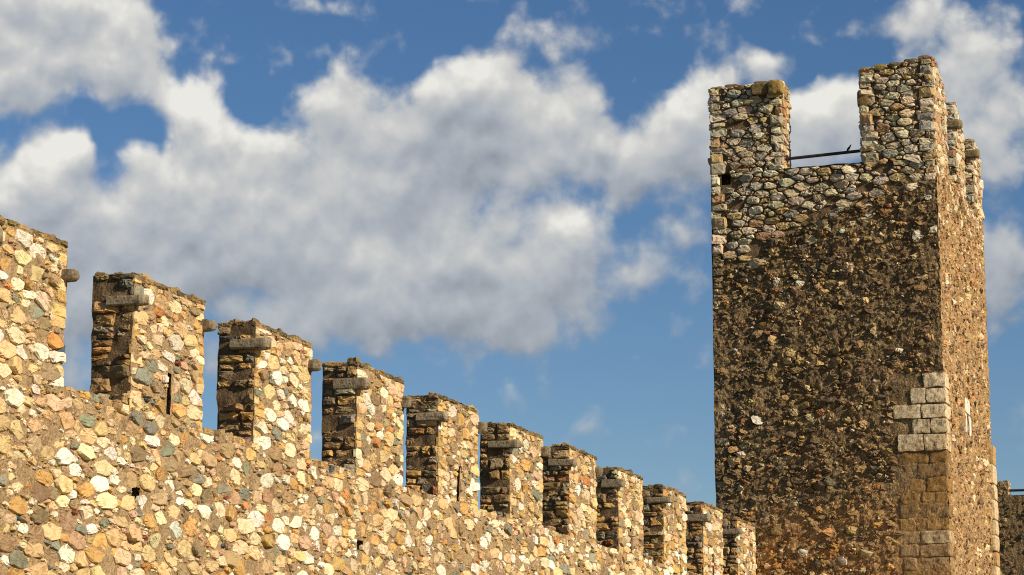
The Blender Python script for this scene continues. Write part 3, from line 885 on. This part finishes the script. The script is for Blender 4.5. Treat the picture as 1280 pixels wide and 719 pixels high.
# ================================================================== sun and sky
SUN_EL = math.radians(28)
GRAZE = math.radians(17)
sd = NOR * math.cos(GRAZE) - DIR * math.sin(GRAZE)
sv = np.array([sd[0] * math.cos(SUN_EL), sd[1] * math.cos(SUN_EL), math.sin(SUN_EL)])
from mathutils import Vector
li = bpy.data.lights.new('sun', 'SUN'); li.energy = 5.0; li.angle = math.radians(.5); li.color = (1.0, .85, .63)
lo = bpy.data.objects.new('sun', li); COL.objects.link(lo)
lo.rotation_euler = Vector((-sv).tolist()).to_track_quat('-Z', 'Y').to_euler(); lo.location = (30, -20, 40)

w = bpy.data.worlds.new('World'); scene.world = w; w.use_nodes = True
nt = w.node_tree; L = nt.links
for n in list(nt.nodes): nt.nodes.remove(n)
out = nt.nodes.new('ShaderNodeOutputWorld'); bg = nt.nodes.new('ShaderNodeBackground')
L.new(bg.outputs[0], out.inputs[0])
sky = nt.nodes.new('ShaderNodeTexSky'); sky.sky_type = 'NISHITA'; sky.sun_disc = False
sky.sun_elevation = SUN_EL; sky.sun_rotation = math.atan2(sv[0], sv[1])
sky.air_density = 1.0; sky.dust_density = 0.2; sky.ozone_density = 3.0
STR = 0.08
EXPO = 2 ** .36
bg.inputs['Strength'].default_value = STR

def S(x):
    return x
def mth(op, a, b=None, c=None, cl=False):
    n = nt.nodes.new('ShaderNodeMath'); n.operation = op; n.use_clamp = cl
    for k, v in enumerate((a, b, c)):
        if v is None: continue
        if isinstance(v, (int, float)): n.inputs[k].default_value = v
        else: L.new(v, n.inputs[k])
    return n.outputs[0]
def vm(op, a, b=None, c=None):
    n = nt.nodes.new('ShaderNodeVectorMath'); n.operation = op
    for k, v in enumerate((a, b, c)):
        if v is None: continue
        if isinstance(v, tuple): n.inputs[k].default_value = v
        else: L.new(v, n.inputs[k])
    return n.outputs['Value'] if op in ('DOT_PRODUCT', 'LENGTH') else n.outputs['Vector']
def sstep(x, lo_, hi_):
    n = nt.nodes.new('ShaderNodeMapRange'); n.interpolation_type = 'SMOOTHSTEP'
    L.new(x, n.inputs[0]); n.inputs[1].default_value = lo_; n.inputs[2].default_value = hi_
    return n.outputs[0]
tc = nt.nodes.new('ShaderNodeTexCoord')
sx = nt.nodes.new('ShaderNodeSeparateXYZ'); L.new(tc.outputs['Generated'], sx.inputs[0])
KU = 30.7 * 180 / math.pi / 57.2958
KA = F_PX / 100.0
az_ = mth('ARCTAN2', sx.outputs[0], sx.outputs[1]); el_ = mth('ARCSINE', sx.outputs[2])
cb = nt.nodes.new('ShaderNodeCombineXYZ')
L.new(mth('MULTIPLY', az_, KA), cb.inputs[0]); L.new(mth('MULTIPLY', el_, KA), cb.inputs[1])
P_ = cb.outputs[0]                       # sky chart: azimuth and elevation, 1 unit = 1.87 degrees
def chart(x, y):
    r = np.array([(x - 640) / F_PX, math.cos(PITCH) - math.sin(PITCH) * (359.5 - y) / F_PX, math.sin(PITCH) + math.cos(PITCH) * (359.5 - y) / F_PX])
    r /= np.linalg.norm(r)
    return math.atan2(r[0], r[1]) * KA, math.asin(r[2]) * KA
def noise2(vec, scale, detail, rough, seed=0.0, dist=0.0):
    n = nt.nodes.new('ShaderNodeTexNoise'); n.noise_dimensions = '3D'
    n.inputs['Scale'].default_value = scale; n.inputs['Detail'].default_value = detail; n.inputs['Roughness'].default_value = rough; n.inputs['Distortion'].default_value = dist
    L.new(vm('ADD', vec, (seed, seed * 1.7, seed * .37)), n.inputs['Vector'])
    return n
# cumulus masses: x, y, half width, half height, weight  (heading and height of each mass)
BLOBS = [(70, 50, 165, 95, 1.1), (165, 70, 70, 70, .7), (20, 120, 70, 45, .7), (10, 10, 150, 80, .7),
         (75, 205, 62, 62, .95), (10, 245, 70, 55, .8), (60, 270, 120, 55, .6), (245, 140, 62, 58, .95), (215, 220, 110, 75, .8), (315, 195, 90, 65, .8),
         (300, 300, 230, 95, 1.0), (120, 330, 200, 90, .9), (420, 125, 65, 50, .75), (450, 210, 130, 90, .9), (560, 140, 110, 70, .85), (610, 100, 80, 55, .8),
         (700, 150, 85, 70, .9), (770, 200, 70, 45, .7), (690, 45, 105, 32, .36), (590, 200, 190, 80, .8), (520, 320, 210, 95, .95), (650, 370, 150, 75, .8),
         (715, 290, 75, 55, .75), (770, 355, 110, 40, .22), (430, 400, 220, 55, .7), (90, 420, 220, 90, .6), (650, 420, 70, 40, .4),
         (870, 115, 55, 48, .8), (860, 200, 80, 75, .75), (800, 235, 70, 40, .5), (950, 90, 45, 40, .7), (1040, 150, 95, 75, .85), (960, 180, 120, 70, .8),
         (1185, 60, 120, 75, .5), (1250, 130, 90, 110, .6), (1255, 330, 60, 85, .9), (1150, 20, 90, 40, .35), (1270, 220, 40, 30, .3), (1180, 190, 90, 80, .6),
         (135, 205, 34, 60, -.45), (185, 165, 70, 34, -.38), (410, 10, 70, 22, .4), (830, 300, 130, 65, .34), (835, 150, 60, 60, .3), (300, 70, 22, 14, .25), (395, 60, 16, 22, .22), (1010, 45, 30, 16, .25)]
# thicker (grey) and sunnier (white) parts inside the bank
TONE = [(250, 140, 60, 55, .30), (75, 200, 60, 60, .28), (300, 250, 110, 60, .22), (570, 180, 120, 55, -.34), (230, 190, 50, 40, -.12), (720, 290, 60, 40, .30),
        (690, 170, 90, 50, .16), (480, 330, 110, 50, .14), (100, 60, 120, 60, .10), (880, 130, 50, 50, .2), (1010, 190, 80, 50, .12)]
def field(p, BLOBS=BLOBS):
    tot = None
    for x, y, rx, ry, wt in BLOBS:
        cx, cy = chart(x, y)
        q_ = vm('MULTIPLY', vm('SUBTRACT', p, (cx, cy, 0)), (100 / rx, 100 / ry, 0))
        f_ = mth('SUBTRACT', 1.35, vm('DOT_PRODUCT', q_, q_), cl=False)
        f_ = mth('MAXIMUM', f_, 0.0)
        f_ = mth('MULTIPLY', mth('MULTIPLY', f_, f_), wt * .55)
        tot = f_ if tot is None else mth('ADD', tot, f_)
    return tot
def density(p, fine=True):
    wn = noise2(p, .9, 3, .55, 3.1)
    wv = vm('MULTIPLY', vm('SUBTRACT', wn.outputs['Color'], (.5, .5, .5)), (.75, .6, 0))
    f_ = field(vm('ADD', p, wv))
    f_ = mth('MINIMUM', f_, 1.15)
    n1 = noise2(p, 1.15, 9 if fine else 5, .545, 7.7, .3).outputs['Fac']
    d_ = mth('ADD', f_, mth('MULTIPLY', mth('SUBTRACT', n1, .5), .95))
    bw = noise2(p, 1.6, 3, .5, 21.0).outputs['Color']
    pb = vm('ADD', p, vm('MULTIPLY', vm('SUBTRACT', bw, (.5, .5, .5)), (.45, .45, 0)))
    v = nt.nodes.new('ShaderNodeTexVoronoi'); v.voronoi_dimensions = '2D'; v.feature = 'SMOOTH_F1'; v.inputs['Scale'].default_value = 1.5; v.inputs['Smoothness'].default_value = .45
    v.inputs['Detail'].default_value = 1.6; v.inputs['Roughness'].default_value = .45; v.inputs['Lacunarity'].default_value = 2.3
    L.new(pb, v.inputs['Vector'])
    d_ = mth('ADD', d_, mth('MULTIPLY', mth('SUBTRACT', .60, v.outputs['Distance']), .50))
    if fine:
        n2 = noise2(p, 3.4, 7, .6, 1.3, .2).outputs['Fac']
        return d_, mth('ADD', d_, mth('MULTIPLY', mth('SUBTRACT', n2, .5), .46))
    return d_
_, D0 = density(P_)
C0 = density(P_, False)
C1 = density(vm('ADD', P_, (-.05, .22, 0)), False)
alpha = sstep(D0, .04, .62)
alpha = mth('MULTIPLY', alpha, .93)
edge_ = mth('SUBTRACT', C0, C1)                     # positive where the cloud thins out upwards: its sunlit shoulders
lit = mth('ADD', mth('MULTIPLY', edge_, .72), .55)
lit = mth('ADD', lit, mth('MULTIPLY', mth('SUBTRACT', D0, C0), .22))
big = noise2(P_, .55, 4, .5, 12.4).outputs['Fac']
lit = mth('ADD', lit, mth('MULTIPLY', mth('SUBTRACT', big, .5), .7))
tw_ = noise2(P_, 1.2, 4, .6, 5.5).outputs['Color']
lit = mth('ADD', lit, field(vm('ADD', P_, vm('MULTIPLY', vm('SUBTRACT', tw_, (.5, .5, .5)), (.9, .8, 0))), TONE))
LOWY = chart(640, 420)[1]; HIY = chart(640, 120)[1]
sp2 = nt.nodes.new('ShaderNodeSeparateXYZ'); L.new(P_, sp2.inputs[0])
lowf = nt.nodes.new('ShaderNodeMapRange'); L.new(sp2.outputs[1], lowf.inputs[0])
lowf.inputs[1].default_value = LOWY; lowf.inputs[2].default_value = HIY; lowf.inputs[3].default_value = -.20; lowf.inputs[4].default_value = .12
lit = mth('MULTIPLY', mth('ADD', lit, lowf.outputs[0]), .86)
cr = nt.nodes.new('ShaderNodeValToRGB'); L.new(lit, cr.inputs[0])
el = cr.color_ramp.elements
el[0].position = 0.05; el[0].color = (.29, .32, .365, 1)
el[1].position = .96; el[1].color = (.88, .86, .79, 1)
e = el.new(.40); e.color = (.44, .47, .505, 1)
e = el.new(.70); e.color = (.62, .62, .60, 1)
sc_c = vm('SCALE', cr.outputs[0]); 
sc_n = sc_c.node; sc_n.inputs['Scale'].default_value = 1 / STR / EXPO
mix = nt.nodes.new('ShaderNodeMix'); mix.data_type = 'RGBA'
L.new(alpha, mix.inputs[0]); hs = nt.nodes.new('ShaderNodeHueSaturation'); hs.inputs['Hue'].default_value = .506; hs.inputs['Saturation'].default_value = 1.2; hs.inputs['Value'].default_value = .80
L.new(sky.outputs[0], hs.inputs['Color']); L.new(hs.outputs[0], mix.inputs[6]); L.new(sc_c, mix.inputs[7])
L.new(mix.outputs[2], bg.inputs['Color'])
w.cycles.sampling_method = 'MANUAL'; w.cycles.sample_map_resolution = 512

# ================================================================== camera
cam = bpy.data.cameras.new('camera'); co = bpy.data.objects.new('camera', cam); COL.objects.link(co)
cam.sensor_width = 36; cam.sensor_fit = 'HORIZONTAL'; cam.lens = 36 * F_PX / 1280
cam.clip_start = .1; cam.clip_end = 10000
co.location = (0, 0, CAM_Z); co.rotation_euler = (math.pi / 2 + PITCH, 0, 0)
scene.camera = co
vs = scene.view_settings
scene.display_settings.display_device = 'sRGB'
vs.view_transform = 'Standard'; vs.look = 'None'; vs.exposure = 0.36; vs.gamma = 1.0; vs.use_curve_mapping = False
scene.cycles.use_denoising = False
scene.cycles.filter_width = 1.1
scene.cycles.max_bounces = 5; scene.cycles.diffuse_bounces = 3
scene.cycles.use_adaptive_sampling = True; scene.cycles.adaptive_threshold = 0.008
